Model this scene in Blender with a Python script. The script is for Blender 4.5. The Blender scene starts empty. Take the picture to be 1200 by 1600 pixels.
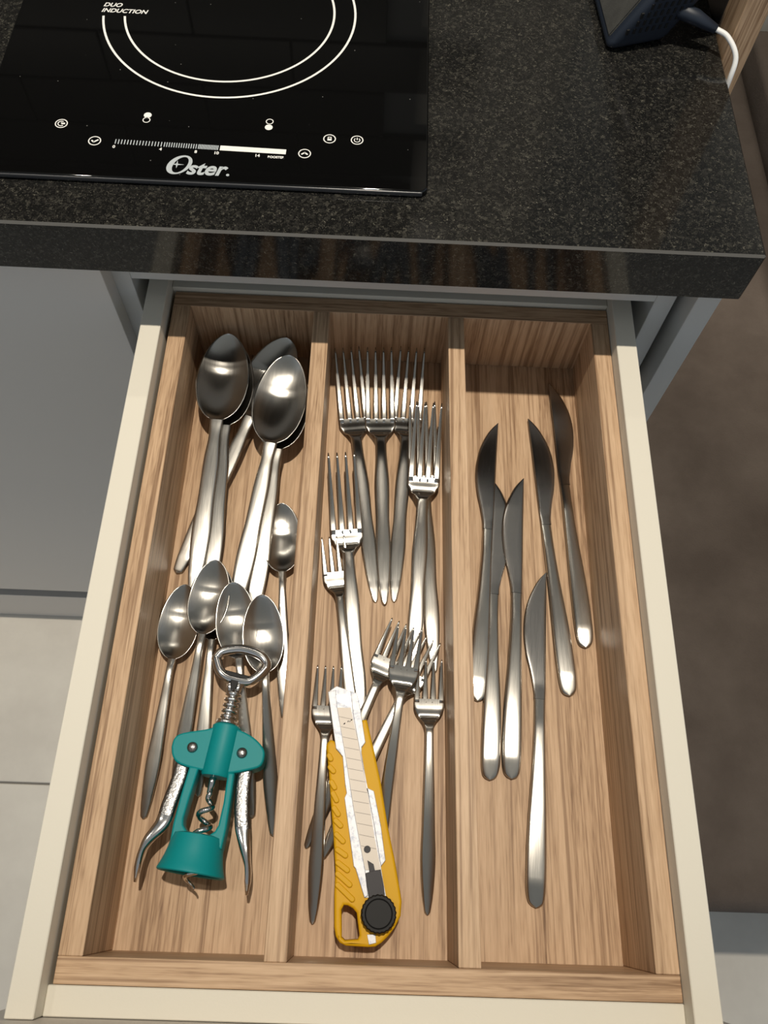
import bpy, bmesh, math, random
import numpy as np
from mathutils import Vector, Matrix
random.seed(7)
S = bpy.context.scene
COL = S.collection
Z0 = 0.79                      # height of the cutlery tray's rim above the floor

# ---------------------------------------------------------------- camera
cam_d = bpy.data.cameras.new('camera'); cam = bpy.data.objects.new('camera', cam_d); COL.objects.link(cam)
cam.location = (0.1576, 0.0452, 0.4992 + Z0)
cam.rotation_euler = (math.radians(25.4518), math.radians(-1.8366), math.radians(1.6794))
cam_d.sensor_fit = 'HORIZONTAL'; cam_d.sensor_width = 36.0
cam_d.lens = 36.0 * 1269.86 / 1200.0
cam_d.clip_start = 0.02
S.camera = cam

# ---------------------------------------------------------------- light and exposure
S.view_settings.view_transform = 'Standard'; S.view_settings.look = 'None'
S.view_settings.gamma = 1.0; S.view_settings.use_curve_mapping = False
S.view_settings.exposure = 0.0
W = bpy.data.worlds.new('room_daylight'); S.world = W; W.use_nodes = True
W.node_tree.nodes['Background'].inputs['Color'].default_value = (0.78, 0.88, 1.0, 1)
W.node_tree.nodes['Background'].inputs['Strength'].default_value = 0.45
def lamp(name, loc, power, radius, color, target=None, size=math.radians(130), blend=0.6):
    d = bpy.data.lights.new(name, 'SPOT'); d.energy = power; d.shadow_soft_size = radius
    d.color = color; d.spot_size = size; d.spot_blend = blend
    o = bpy.data.objects.new(name, d); COL.objects.link(o); o.location = loc
    if target is not None:
        o.rotation_euler = (Vector(target) - Vector(loc)).to_track_quat('-Z', 'Y').to_euler()
    return o
YL, ZL = 0.36, 1.74 + Z0
for x, p in ((0.19, 103), (-0.66, 17), (-1.90, 36), (0.85, 4)):      # a row of small ceiling spots parallel to the counter
    lamp('ceiling_or_fill_spot', (x, YL, ZL), p, 0.02, (1.0, 0.91, 0.78), (x*.9+.02, .85, 0), math.radians(88), 0.95)
lamp('ceiling_or_fill_spot', (1.25, 1.05, ZL), 95, 0.05, (1.0, 0.92, 0.80), (1.1, 1.40, .3), math.radians(52))  # added fill spot, aimed at the far wall to brighten it
sd = bpy.data.lights.new('under_cabinet_strip', 'AREA'); sd.shape = 'RECTANGLE'; sd.size = 1.1; sd.size_y = 0.012; sd.energy = 0.9; sd.color = (1.0, .93, .80)
so = bpy.data.objects.new('under_cabinet_strip', sd); COL.objects.link(so); so.location = (-0.35, 0.765, 0.674 + Z0)


# measured layout, metres: tips and tails of the cutlery, outlines of the cutter and corkscrew, printed marks
DATA = {'cook': {'bar0': [-0.0195, 0.48835],
          'bar1': [0.04928, 0.48705],
          'bar2': [0.09257, 0.4861],
          'boost': [0.08129, 0.48094],
          'boostE': [0.09214, 0.48107],
          'dotA': [-0.00219, 0.51441],
          'dotB': [-0.00233, 0.50977],
          'dotC': [0.07938, 0.51388],
          'dotD': [0.07923, 0.50834],
          'duoL': [-0.05138, 0.62606],
          'duoR': [-0.0389, 0.62632],
          'icon0': [-0.05737, 0.5026],
          'icon1': [-0.0328, 0.48804],
          'indL': [-0.05172, 0.62018],
          'indR': [-0.01933, 0.61983],
          'indT': [-0.05066, 0.62465],
          'lock': [0.12031, 0.5002],
          'n0': [-0.01952, 0.48361],
          'n10': [0.04734, 0.4822],
          'n14': [0.07412, 0.48163],
          'n4': [0.01092, 0.4833],
          'n8': [0.03396, 0.48248],
          'osterB': [0.0259, 0.46229],
          'osterL': [0.01713, 0.46343],
          'osterR': [0.05516, 0.46476],
          'osterT': [0.03194, 0.47883],
          'power': [0.1386, 0.50023],
          'ringI': [0.04069, 0.62673, 0.07596],
          'ringO': [0.04086, 0.62592, 0.09118],
          'up': [0.10479, 0.48544]},
 'cork': {'ang': -0.11558799369104422,
          'cup': [[-0.01745, 0.01711], [0.01364, 0.02171], [-0.02084, 0.0012], [0.01833, 0.00158]],
          'cyl': [[0.00143, 0.08692], [0.00036, 0.0543], [-0.00892, 0.08368], [0.00974, 0.08375]],
          'legL': [[-0.01433, 0.05556], [-0.0125, 0.03073], [-0.01236, 0.02162]],
          'legR': [[0.0112, 0.05887], [0.01087, 0.0408], [0.01167, 0.02547]],
          'leverL': [[-0.02151, 0.05798], [-0.02154, 0.05154], [-0.02349, 0.03547], [-0.02485, 0.02396], [-0.03115, 0.01294], [-0.03346, 0.00368], [-0.03306, -0.01035]],
          'leverR': [[0.01805, 0.05963], [0.01856, 0.05224], [0.02119, 0.03799], [0.02436, 0.02619], [0.02831, 0.01575], [0.03197, 0.00547], [0.03382, -0.00773]],
          'neck': [[-0.00121, 0.11587], [-0.00202, 0.10408], [0.00042, 0.08849]],
          'o': [0.0605, 0.05697, -0.036],
          'ringc': [[-0.0218, 0.13302], [-0.01614, 0.13939], [-0.00238, 0.14214], [0.011, 0.14116], [0.01942, 0.13517], [0.01869, 0.12724], [0.01242, 0.11797],
                    [0.00502, 0.11425], [-0.00688, 0.115], [-0.0149, 0.11908]],
          'rivets': [[-0.01706, 0.06941], [0.01432, 0.07068]],
          'screw': [[-0.00192, 0.05475], [-0.00059, 0.04223], [0.00256, 0.02007], [-0.00051, 0.00174], [0.00039, -0.0083]],
          'win': [[-0.01003, 0.05568], [-0.01235, 0.02496], [-0.00822, 0.01948], [0.00175, 0.01894], [0.01055, 0.02327], [0.01087, 0.0408], [0.00624, 0.05597]],
          'wing': [[-0.03028, 0.06796], [-0.0298, 0.07351], [-0.02516, 0.07753], [-0.00935, 0.0827], [-0.0035, 0.08694], [0.00717, 0.08522], [0.01816, 0.08189],
                   [0.02611, 0.07649], [0.02854, 0.07141], [0.02748, 0.06478], [0.02046, 0.06105], [0.00691, 0.05688], [-0.00866, 0.05667], [-0.02249, 0.05832],
                   [-0.02802, 0.06233]]},
 'cutter': {'ang': 0.2214392166294834,
            'blade': [[-0.00438, 0.13805], [0.00436, 0.13641], [0.00522, 0.11473], [0.00542, 0.09616], [0.00562, 0.07813], [0.00503, 0.05647], [0.00539, 0.03747],
                      [-0.00387, 0.03926], [-0.00421, 0.05293], [-0.00454, 0.07346], [-0.0041, 0.10255]],
            'blade_window': [[-0.00373, 0.14625], [0.00588, 0.14569], [0.00511, 0.13652], [-0.00409, 0.14264]],
            'body': [[-0.01532, 0.11568], [-0.01402, 0.11778], [-0.01177, 0.11911], [-0.00979, 0.11803], [-0.00658, 0.11228], [0.00429, 0.11962], [0.01061, 0.12774],
                     [0.01343, 0.12721], [0.01382, 0.1202], [0.01456, 0.10363], [0.01504, 0.08752], [0.01436, 0.06005], [0.01478, 0.0419], [0.01464, 0.02439],
                     [0.01442, 0.01837], [0.01221, 0.01081], [0.00745, 0.00533], [0.0029, 0.00182], [-0.00143, -0.00072], [-0.0055, -0.00205], [-0.00975, -0.0015],
                     [-0.02221, 0.00171], [-0.02561, 0.00402], [-0.02726, 0.00773], [-0.02732, 0.01261], [-0.02425, 0.03093], [-0.02161, 0.04269], [-0.01964, 0.06122],
                     [-0.01836, 0.0772], [-0.01618, 0.10026]],
            'foot': [[-0.00907, 0.00514], [-0.00431, 0.00421], [-0.00469, -8e-05], [-0.00897, -0.00021]],
            'hole': [[-0.02153, 0.02087], [-0.01962, 0.02299], [-0.01752, 0.02238], [-0.01479, 0.02025], [-0.01307, 0.01753], [-0.01348, 0.00552], [-0.0148, 0.00364],
                     [-0.02225, 0.00462], [-0.02387, 0.00658]],
            'o': [0.17538, 0.02355, -0.036],
            'railL': [[-0.0085, 0.14924], [-0.00318, 0.14948], [-0.00418, 0.13923], [-0.0041, 0.10255], [-0.00454, 0.07346], [-0.00421, 0.05293], [-0.00387, 0.03926],
                      [-0.00481, 0.02513], [-0.00714, 0.02457], [-0.0095, 0.04118], [-0.01038, 0.04259], [-0.00918, 0.08206], [-0.00731, 0.08482], [-0.00742, 0.08954],
                      [-0.00607, 0.10695], [-0.00753, 0.10955], [-0.0094, 0.11257]],
            'railR': [[0.00613, 0.14712], [0.01005, 0.14491], [0.01061, 0.13988], [0.00982, 0.11292], [0.00694, 0.1103], [0.00621, 0.10695], [0.0059, 0.08532],
                      [0.00964, 0.0827], [0.01011, 0.06195], [0.00913, 0.04215], [0.00578, 0.03947], [0.00567, 0.04366], [0.00601, 0.06165], [0.00582, 0.0792],
                      [0.00542, 0.09616], [0.00522, 0.11473], [0.00516, 0.13263]],
            'ribs': [[[-0.0149, 0.11094], [-0.01309, 0.1054]], [[-0.01575, 0.10361], [-0.01235, 0.09783]], [[-0.01607, 0.09457], [-0.01355, 0.08791]],
                     [[-0.01624, 0.08786], [-0.01369, 0.08016]], [[-0.01711, 0.07916], [-0.01393, 0.07198]], [[-0.01767, 0.07161], [-0.01322, 0.06535]],
                     [[-0.01854, 0.06368], [-0.0133, 0.05627]], [[-0.01957, 0.05484], [-0.01298, 0.04831]], [[-0.02055, 0.04768], [-0.0133, 0.04005]],
                     [[-0.02156, 0.04165], [-0.0134, 0.03187]], [[-0.02256, 0.03569], [-0.01328, 0.02376]]],
            'rivet': [-0.00058, 0.05033],
            'sheath': [[-0.0085, 0.14924], [-0.00224, 0.15216], [0.01005, 0.14491], [0.01061, 0.13988], [0.00982, 0.11292], [0.00694, 0.1103], [0.00621, 0.10695],
                       [0.0059, 0.08532], [0.00964, 0.0827], [0.01011, 0.06195], [0.00913, 0.04215], [0.00578, 0.03947], [0.00554, 0.03126], [0.00577, 0.02206],
                       [-0.00714, 0.02457], [-0.0095, 0.04118], [-0.01038, 0.04259], [-0.00918, 0.08206], [-0.00731, 0.08482], [-0.00742, 0.08954], [-0.00607, 0.10695],
                       [-0.00753, 0.10955], [-0.0094, 0.11257]],
            'slider': [[-0.00421, 0.03746], [0.00039, 0.03792], [0.00521, 0.03771], [0.00529, 0.02824], [0.00491, 0.02223], [-0.00445, 0.02405]],
            'tongue': [[-0.0016, 0.04423], [0.00163, 0.04152], [0.00179, 0.03754], [-0.00159, 0.03758]],
            'wheel': [-0.00056, 0.01461, 0.0105],
            'wheelz': 0},
 'forks': {'F1': [0.13317, 0.44398, -0.0335, 0.1632, 0.24197, -0.058],
           'F2': [0.15932, 0.44388, -0.0315, 0.17016, 0.23911, -0.056],
           'F3': [0.18609, 0.44681, -0.0335, 0.1771, 0.24204, -0.058],
           'F4': [0.19915, 0.39035, -0.0255, 0.19221, 0.21101, -0.056],
           'F5': [0.19432, 0.39553, -0.0338, 0.20646, 0.18784, -0.058],
           'F6': [0.1337, 0.34584, -0.03, 0.15609, 0.15739, -0.058],
           'G1': [0.13049, 0.2847, -0.048, 0.14912, 0.1671, -0.058],
           'G2': [0.18326, 0.21997, -0.044, 0.12446, 0.07173, -0.058],
           'G3': [0.18765, 0.21422, -0.034, 0.17247, 0.0878, -0.055],
           'G4': [0.2024, 0.21041, -0.048, 0.13714, 0.07053, -0.056],
           'G5': [0.20247, 0.19541, -0.048, 0.2025, 0.03735, -0.058],
           'G6': [0.13374, 0.18834, -0.048, 0.13209, 0.03042, -0.058]},
 'knives': {'K1': [0.25671, 0.39249, -0.056, 0.23602, 0.17114, -0.058, -1],
            'K2': [0.2508, 0.34169, -0.057, 0.24296, 0.1171, -0.058, 1],
            'K3': [0.27472, 0.34233, -0.054, 0.25748, 0.12082, -0.058, -1],
            'K4': [0.28143, 0.39855, -0.057, 0.29957, 0.17655, -0.058, 1],
            'K5': [0.30006, 0.43357, -0.057, 0.31392, 0.20652, -0.058, 1],
            'K6': [0.28845, 0.26613, -0.057, 0.26957, 0.04177, -0.058, -1]},
 'spoons': {'tea0': [0.09108, 0.30917, -0.046, 0.10365, 0.16763, -0.058],
            'tea1': [0.02881, 0.24305, -0.048, 0.02017, 0.08395, -0.058],
            'tea2': [0.04937, 0.25978, -0.04, 0.038, 0.10449, -0.056],
            'tea3': [0.06316, 0.24332, -0.0385, 0.08953, 0.09, -0.058],
            'tea4': [0.08424, 0.23356, -0.034, 0.10385, 0.08089, -0.058],
            'tea5': [0.05037, 0.25771, -0.047, 0.05316, 0.10246, -0.058],
            'ts1l': [0.04157, 0.44383, -0.029, 0.04461, 0.25004, -0.0545],
            'ts1u': [0.0402, 0.44539, -0.023, 0.03349, 0.24405, -0.0515],
            'ts2': [0.08557, 0.4504, -0.032, 0.0207, 0.26184, -0.058],
            'ts3l': [0.08902, 0.42443, -0.027, 0.07777, 0.23955, -0.0555],
            'ts3u': [0.08982, 0.42617, -0.021, 0.06685, 0.24677, -0.0525]}}

# ---------------------------------------------------------------- materials
def mat(name, color=(.5,.5,.5), rough=.5, metal=0., spec=.5, aniso=0., coat=0., sheen=0.):
    m = bpy.data.materials.new(name); m.use_nodes = True
    b = m.node_tree.nodes['Principled BSDF']
    b.inputs['Base Color'].default_value = (*color, 1); b.inputs['Roughness'].default_value = rough
    b.inputs['Metallic'].default_value = metal; b.inputs['Specular IOR Level'].default_value = spec
    b.inputs['Anisotropic'].default_value = aniso; b.inputs['Coat Weight'].default_value = coat
    b.inputs['Sheen Weight'].default_value = sheen
    return m
def nd(m, t, **kw):
    n = m.node_tree.nodes.new(t)
    for k, v in kw.items():
        if k in n.inputs: n.inputs[k].default_value = v
        else: setattr(n, k, v)
    return n
def lk(m, a, b): m.node_tree.links.new(a, b)
def ramp(m, fac, stops):
    r = nd(m, 'ShaderNodeValToRGB'); e = r.color_ramp.elements
    while len(e) < len(stops): e.new(0.5)
    for el, (p, c) in zip(e, stops): el.position = p; el.color = (*c, 1)
    lk(m, fac, r.inputs['Fac']); return r.outputs['Color']
def bsdf(m): return m.node_tree.nodes['Principled BSDF']
def coords(m, scale=(1,1,1), rnd=True):
    tc = nd(m, 'ShaderNodeTexCoord'); mp = nd(m, 'ShaderNodeMapping', Scale=scale)
    lk(m, tc.outputs['Object'], mp.inputs['Vector'])
    if rnd:
        oi = nd(m, 'ShaderNodeObjectInfo'); ml = nd(m, 'ShaderNodeMath', operation='MULTIPLY'); ml.inputs[1].default_value = 37.0
        lk(m, oi.outputs['Random'], ml.inputs[0]); ad = nd(m, 'ShaderNodeVectorMath', operation='ADD')
        lk(m, mp.outputs['Vector'], ad.inputs[0]); lk(m, ml.outputs[0], ad.inputs[1]); return ad.outputs[0]
    return mp.outputs['Vector']
def bump(m, h, strength=.2, dist=.001):
    b = nd(m, 'ShaderNodeBump', Strength=strength, Distance=dist); lk(m, h, b.inputs['Height']); lk(m, b.outputs['Normal'], bsdf(m).inputs['Normal'])
def oak(name, axis, tint=1.0):
    m = mat(name, rough=.48, spec=.25)
    lo, hi = 7.0, 150.0
    sc = [hi, hi, hi]; sc[axis] = lo
    v = coords(m, sc)
    n1 = nd(m, 'ShaderNodeTexNoise', Scale=1.0, Detail=5.0, Roughness=.62, Distortion=.25); lk(m, v, n1.inputs['Vector'])
    sc2 = [900, 900, 900]; sc2[axis] = 55
    v2 = coords(m, sc2)
    n2 = nd(m, 'ShaderNodeTexNoise', Scale=1.0, Detail=2.0, Roughness=.5); lk(m, v2, n2.inputs['Vector'])
    sc3 = [28, 28, 28]; sc3[axis] = 1.6
    v3 = coords(m, sc3)
    n3 = nd(m, 'ShaderNodeTexNoise', Scale=1.0, Detail=3.0, Roughness=.5); lk(m, v3, n3.inputs['Vector'])
    a = nd(m, 'ShaderNodeMath', operation='MULTIPLY_ADD'); a.inputs[1].default_value = .42
    lk(m, n2.outputs['Fac'], a.inputs[0])
    b = nd(m, 'ShaderNodeMath', operation='MULTIPLY_ADD'); b.inputs[1].default_value = .36
    lk(m, n3.outputs['Fac'], b.inputs[0]); lk(m, a.outputs[0], b.inputs[2])
    c = nd(m, 'ShaderNodeMath', operation='MULTIPLY'); c.inputs[1].default_value = .46
    lk(m, n1.outputs['Fac'], c.inputs[0]); lk(m, c.outputs[0], a.inputs[2])
    t = tint
    col = ramp(m, b.outputs[0], [(.38, (.17*t,.095*t,.054*t)), (.49, (.37*t,.236*t,.138*t)), (.59, (.52*t,.35*t,.215*t)), (.75, (.62*t,.435*t,.28*t))])
    sc4 = [330, 330, 330]; sc4[axis] = 4.5
    v4 = coords(m, sc4)
    n4 = nd(m, 'ShaderNodeTexNoise', Scale=1.0, Detail=3.0, Roughness=.55, Distortion=.35); lk(m, v4, n4.inputs['Vector'])
    ln = ramp(m, n4.outputs['Fac'], [(.36, (.58,.53,.49)), (.45, (.87,.85,.83)), (.52, (1,1,1)), (.70, (1.0,1.0,1.0))])
    mx = nd(m, 'ShaderNodeMix', data_type='RGBA', blend_type='MULTIPLY'); mx.inputs['Factor'].default_value = 1
    lk(m, col, mx.inputs[6]); lk(m, ln, mx.inputs[7]); lk(m, mx.outputs[2], bsdf(m).inputs['Base Color'])
    bump(m, n1.outputs['Fac'], .12, .0004)
    return m
M = {}
M['oak_x'] = oak('oak laminate grain across', 0); M['oak_y'] = oak('oak laminate grain lengthwise', 1); M['oak_z'] = oak('oak laminate grain upright', 2)
def cream(name, color):
    m = mat(name, color, .5, spec=.35)
    n = nd(m, 'ShaderNodeTexNoise', Scale=900.0, Detail=2.0); lk(m, coords(m), n.inputs['Vector'])
    bump(m, n.outputs['Fac'], .10, .0004); return m
M['cream'] = cream('cream melamine', (.70,.66,.56))
M['taupe'] = cream('taupe melamine', (.60,.56,.51))
M['taupe_light'] = cream('pale grey melamine', (.54,.53,.50))
def granite():
    m = mat('black speckled granite', rough=.09, spec=.32)
    v0 = coords(m, rnd=False)
    nw = nd(m, 'ShaderNodeTexNoise', Scale=500.0, Detail=2.0); lk(m, v0, nw.inputs['Vector'])
    wv = nd(m, 'ShaderNodeVectorMath', operation='MULTIPLY_ADD'); wv.inputs[1].default_value = (.006,.006,.006)
    lk(m, nw.outputs['Color'], wv.inputs[0]); lk(m, v0, wv.inputs[2])
    def cells(scale, stops):
        v = nd(m, 'ShaderNodeTexVoronoi', Scale=scale); lk(m, wv.outputs[0], v.inputs['Vector'])
        s = nd(m, 'ShaderNodeSeparateColor'); lk(m, v.outputs['Color'], s.inputs['Color']); return ramp(m, s.outputs[0], stops)
    c1 = cells(520.0, [(.0, (.006,.006,.006)), (.55, (.006,.006,.0055)), (.80, (.015,.0145,.013)), (.94, (.024,.023,.020)), (1.0, (.042,.040,.033))])
    c2 = cells(1300.0, [(.0, (0,0,0)), (.80, (.004,.004,.004)), (.96, (.022,.021,.017)), (1.0, (.10,.095,.075))])
    ad = nd(m, 'ShaderNodeMix', data_type='RGBA', blend_type='ADD'); ad.inputs['Factor'].default_value = 1
    lk(m, c1, ad.inputs[6]); lk(m, c2, ad.inputs[7]); lk(m, ad.outputs[2], bsdf(m).inputs['Base Color'])
    return m
M['granite'] = granite()
M['chip'] = mat('ground granite edge', (.085,.082,.075), .6)
ANISO_ROT = 0.0
def steel(name, color, rough, aniso, brush=True):
    m = mat(name, color, rough, 1.0, aniso=aniso)
    if aniso:
        t = nd(m, 'ShaderNodeTangent'); t.direction_type = 'UV_MAP'; t.uv_map = 'uv'; lk(m, t.outputs['Tangent'], bsdf(m).inputs['Tangent'])
    if aniso: bsdf(m).inputs['Anisotropic Rotation'].default_value = ANISO_ROT
    if brush:
        n = nd(m, 'ShaderNodeTexNoise', Scale=1.0, Detail=3.0); lk(m, coords(m, (1800, 60, 60)), n.inputs['Vector'])
        r = nd(m, 'ShaderNodeMapRange'); r.inputs['To Min'].default_value = rough*.8; r.inputs['To Max'].default_value = rough*1.25
        lk(m, n.outputs['Fac'], r.inputs['Value']); lk(m, r.outputs[0], bsdf(m).inputs['Roughness'])
    return m
M['steel'] = steel('brushed stainless steel', (.52,.50,.46), .22, .86)
M['blade_steel'] = steel('satin knife steel', (.42,.405,.385), .24, .85)
M['chrome'] = mat('chrome', (.78,.77,.76), .12, 1.0)
M['rough_chrome'] = mat('cast chrome', (.30,.295,.29), .30, 1.0)
nz = nd(M['rough_chrome'], 'ShaderNodeTexNoise', Scale=700.0, Detail=2.0); lk(M['rough_chrome'], coords(M['rough_chrome']), nz.inputs['Vector']); bump(M['rough_chrome'], nz.outputs['Fac'], .5, .0006)
M['teal'] = mat('teal plastic', (.0,.235,.245), .50, spec=.3)
M['yellow'] = mat('yellow plastic', (.66,.36,.003), .55, spec=.3)
M['zinc'] = mat('pressed zinc sheet', (.74,.76,.80), .50, .25, .35)
nz = nd(M['zinc'], 'ShaderNodeTexNoise', Scale=240.0, Detail=4.0, Roughness=.7); lk(M['zinc'], coords(M['zinc']), nz.inputs['Vector'])
lk(M['zinc'], ramp(M['zinc'], nz.outputs['Fac'], [(.36,(.42,.45,.52)), (.48,(.62,.63,.66)), (.7,(.74,.74,.74))]), bsdf(M['zinc']).inputs['Base Color'])
M['snap_blade'] = mat('snap-off blade steel', (.60,.54,.47), .5, .1, .35)
M['score'] = mat('scored line', (.28,.25,.22), .6)
M['dark_plastic'] = mat('dark grey plastic', (.055,.052,.055), .6, spec=.3)
M['black_plastic'] = mat('black plastic', (.010,.010,.010), .6, spec=.3)
M['black_glass'] = mat('black ceramic glass', (.003,.003,.003), .03, spec=.5)
gv = nd(M['black_glass'], 'ShaderNodeTexVoronoi', Scale=150.0); lk(M['black_glass'], coords(M['black_glass'], (1, 1, 0), rnd=False), gv.inputs['Vector'])
gs = nd(M['black_glass'], 'ShaderNodeSeparateColor'); lk(M['black_glass'], gv.outputs['Color'], gs.inputs['Color'])
ga = nd(M['black_glass'], 'ShaderNodeMath', operation='GREATER_THAN'); ga.inputs[1].default_value = .80; lk(M['black_glass'], gs.outputs[0], ga.inputs[0])
gb = nd(M['black_glass'], 'ShaderNodeMath', operation='LESS_THAN'); gb.inputs[1].default_value = .06; lk(M['black_glass'], gv.outputs['Distance'], gb.inputs[0])
gc = nd(M['black_glass'], 'ShaderNodeMath', operation='MULTIPLY'); lk(M['black_glass'], ga.outputs[0], gc.inputs[0]); lk(M['black_glass'], gb.outputs[0], gc.inputs[1])
lk(M['black_glass'], ramp(M['black_glass'], gc.outputs[0], [(0, (.003,.003,.003)), (1, (.13,.13,.12))]), bsdf(M['black_glass']).inputs['Base Color'])   # dust specks
M['edge_glass'] = mat('ground glass edge', (.05,.05,.052), .25)
M['print_white'] = mat('white print', (.80,.80,.77), .5)
M['print_grey'] = mat('grey print', (.42,.46,.48), .5)
def mottled(name, a, b, scale, rough, bs=.0, sheen=0., bscale=None):
    m = mat(name, rough=rough, sheen=sheen, spec=.3)
    n = nd(m, 'ShaderNodeTexNoise', Scale=scale, Detail=5.0, Roughness=.6); lk(m, coords(m), n.inputs['Vector'])
    lk(m, ramp(m, n.outputs['Fac'], [(.35, a), (.68, b)]), bsdf(m).inputs['Base Color'])
    if bs:
        n2 = nd(m, 'ShaderNodeTexNoise', Scale=bscale or scale*12, Detail=2.0); lk(m, coords(m), n2.inputs['Vector']); bump(m, n2.outputs['Fac'], bs, .002)
    return m
M['tile'] = mottled('pale porcelain tile', (.64,.60,.53), (.73,.69,.61), 9.0, .45)
M['grout'] = mat('grey grout', (.20,.19,.17), .9)
M['wall_tile'] = mottled('dark wall tile', (.040,.037,.030), (.06,.056,.046), 6.0, .3)
M['wall_grout'] = mat('pale grout', (.26,.25,.22), .9)
M['plaster'] = mat('pale plaster', (.50,.50,.47), .8)
M['ceiling'] = mat('white ceiling', (.75,.74,.70), .9)
M['cabinet_dark'] = mat('dark cabinet front', (.045,.038,.033), .5)
M['suede'] = mottled('brown suede', (.082,.064,.052), (.130,.105,.087), 7.0, .9, .35, .0, 380.0)
M['device_grey'] = mottled('soft grey plastic', (.045,.045,.042), (.06,.06,.055), 90.0, .6, .15)
M['navy'] = mat('navy plastic', (.012,.018,.030), .5)
M['white_cable'] = mat('white cable', (.80,.80,.78), .45)

# ---------------------------------------------------------------- builders
def link(name, me, m, parent=None):
    o = bpy.data.objects.new(name, me); COL.objects.link(o)
    if m is not None:
        me.materials.clear(); me.materials.append(m)
    if parent is not None: o.parent = parent
    return o
def thing(name, label, cat, loc=(0,0,0), rot=(0,0,0), group=None):
    o = bpy.data.objects.new(name, None); COL.objects.link(o); o.empty_display_size = .02
    o.location = loc; o.rotation_euler = rot; o['label'] = label; o['category'] = cat
    if group: o['group'] = group
    return o
def tag(o, label, cat, group=None):
    o['label'] = label; o['category'] = cat
    if group: o['group'] = group
    return o
def struct(o): o['kind'] = 'structure'; return o
def smooth(me, on=True):
    for p in me.polygons: p.use_smooth = on
    return me
def bm_mesh(bm, name, sm=False):
    me = bpy.data.meshes.new(name); bmesh.ops.recalc_face_normals(bm, faces=bm.faces); bm.to_mesh(me); bm.free(); return smooth(me, sm)
def add_box(bm, lo, hi, bevel=0., seg=1):
    r = bmesh.ops.create_cube(bm, size=1.0)
    lo = Vector(lo); hi = Vector(hi)
    for v in r['verts']:
        v.co = Vector([(lo[i]+hi[i])/2 + v.co[i]*(hi[i]-lo[i]) for i in range(3)])
    if bevel:
        es = list({e for v in r['verts'] for e in v.link_edges})
        bmesh.ops.bevel(bm, geom=es, offset=bevel, segments=seg, affect='EDGES', profile=.5)
def base(parent): return Vector(parent.location) if parent is not None else Vector((0,0,0))
def box(name, lo, hi, m, parent=None, bevel=.0004, seg=1, origin=None):
    """a board given by its corners in tray coordinates (z from the tray rim)"""
    lo = Vector(lo) + Vector((0,0,Z0)); hi = Vector(hi) + Vector((0,0,Z0))
    org = base(parent) if parent is not None else (Vector(origin) if origin else Vector(((lo.x+hi.x)/2, (lo.y+hi.y)/2, lo.z)))
    bm = bmesh.new(); add_box(bm, lo-org, hi-org, bevel, seg)
    o = link(name, bm_mesh(bm, name, seg > 1), m, parent)
    if parent is None: o.location = org
    return o
def catmull(pts, n):
    P = np.array(pts, float); k = len(P)
    Pe = np.vstack([2*P[0]-P[1], P, 2*P[-1]-P[-2]]); out = []
    for t in np.linspace(0, k-1-1e-9, n):
        i = int(t); f = t-i; a, b, c, d = Pe[i:i+4]
        out.append(.5*((2*b)+(-a+c)*f+(2*a-5*b+4*c-d)*f*f+(-a+3*b-3*c+d)*f**3))
    return np.array(out)
def sheet(name, st, m, parent, Mx=10, pw=4.0, caps=(True, True)):
    """closed thin solid along Y: stations (y, x_left, x_right, z_mid, thickness, side_rise)"""
    me = bpy.data.meshes.new(name); vs = []; fs = []; uv = []
    n = 2*Mx
    for (y, xl, xr, z, th, sg) in st:
        c = (xl+xr)/2; h = (xr-xl)/2
        for j in range(Mx+1):
            a = -math.cos(math.pi*j/Mx); a = .5*a + .5*(-1+2*j/Mx)
            vs.append((c+a*h, y, z+sg*a*a + th/2*math.sqrt(max(0, 1-abs(a)**pw)))); uv.append((a*.5+.5, y*8))
        for j in range(Mx-1, 0, -1):
            a = -math.cos(math.pi*j/Mx); a = .5*a + .5*(-1+2*j/Mx)
            vs.append((c+a*h, y, z+sg*a*a - th/2*math.sqrt(max(0, 1-abs(a)**pw)))); uv.append((a*.5+.5, y*8))
    for i in range(len(st)-1):
        for j in range(n):
            fs.append((i*n+j, i*n+(j+1) % n, (i+1)*n+(j+1) % n, (i+1)*n+j))
    if caps[0]: fs.append(tuple(range(n-1, -1, -1)))
    if caps[1]: fs.append(tuple((len(st)-1)*n+j for j in range(n)))
    me.from_pydata(vs, [], [f[::-1] for f in fs]); ul = me.uv_layers.new(name='uv')
    for lp in me.loops: ul.data[lp.index].uv = uv[lp.vertex_index]
    smooth(me)
    return link(name, me, m, parent)
def tube_bm(bm, pts, rad, seg=10, closed=False, cap=True, flat=1.0):
    P = [Vector(p) for p in pts]; k = len(P); rings = []
    up = Vector((0,0,1)); prev = None
    for i in range(k):
        if closed: t = (P[(i+1) % k]-P[i-1]).normalized()
        else: t = (P[min(i+1,k-1)]-P[max(i-1,0)]).normalized()
        if prev is None:
            nrm = up - t*up.dot(t)
            if nrm.length < .1: nrm = Vector((1,0,0)) - t*t.x
        else: nrm = prev - t*prev.dot(t)
        nrm.normalize(); prev = nrm; b = t.cross(nrm)
        r = rad[i] if hasattr(rad, '__len__') else rad
        rings.append([bm.verts.new(P[i] + nrm*math.sin(2*math.pi*j/seg)*r*flat + b*math.cos(2*math.pi*j/seg)*r) for j in range(seg)])
    for i in range(k if closed else k-1):
        A = rings[i]; B = rings[(i+1) % k]
        off = 0
        if closed and i == k-1:
            off = min(range(seg), key=lambda o: (A[0].co-B[o].co).length)
        for j in range(seg): bm.faces.new((A[j], A[(j+1) % seg], B[(j+1+off) % seg], B[(j+off) % seg]))
    if cap and not closed: bm.faces.new(rings[0][::-1]); bm.faces.new(rings[-1])
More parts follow.
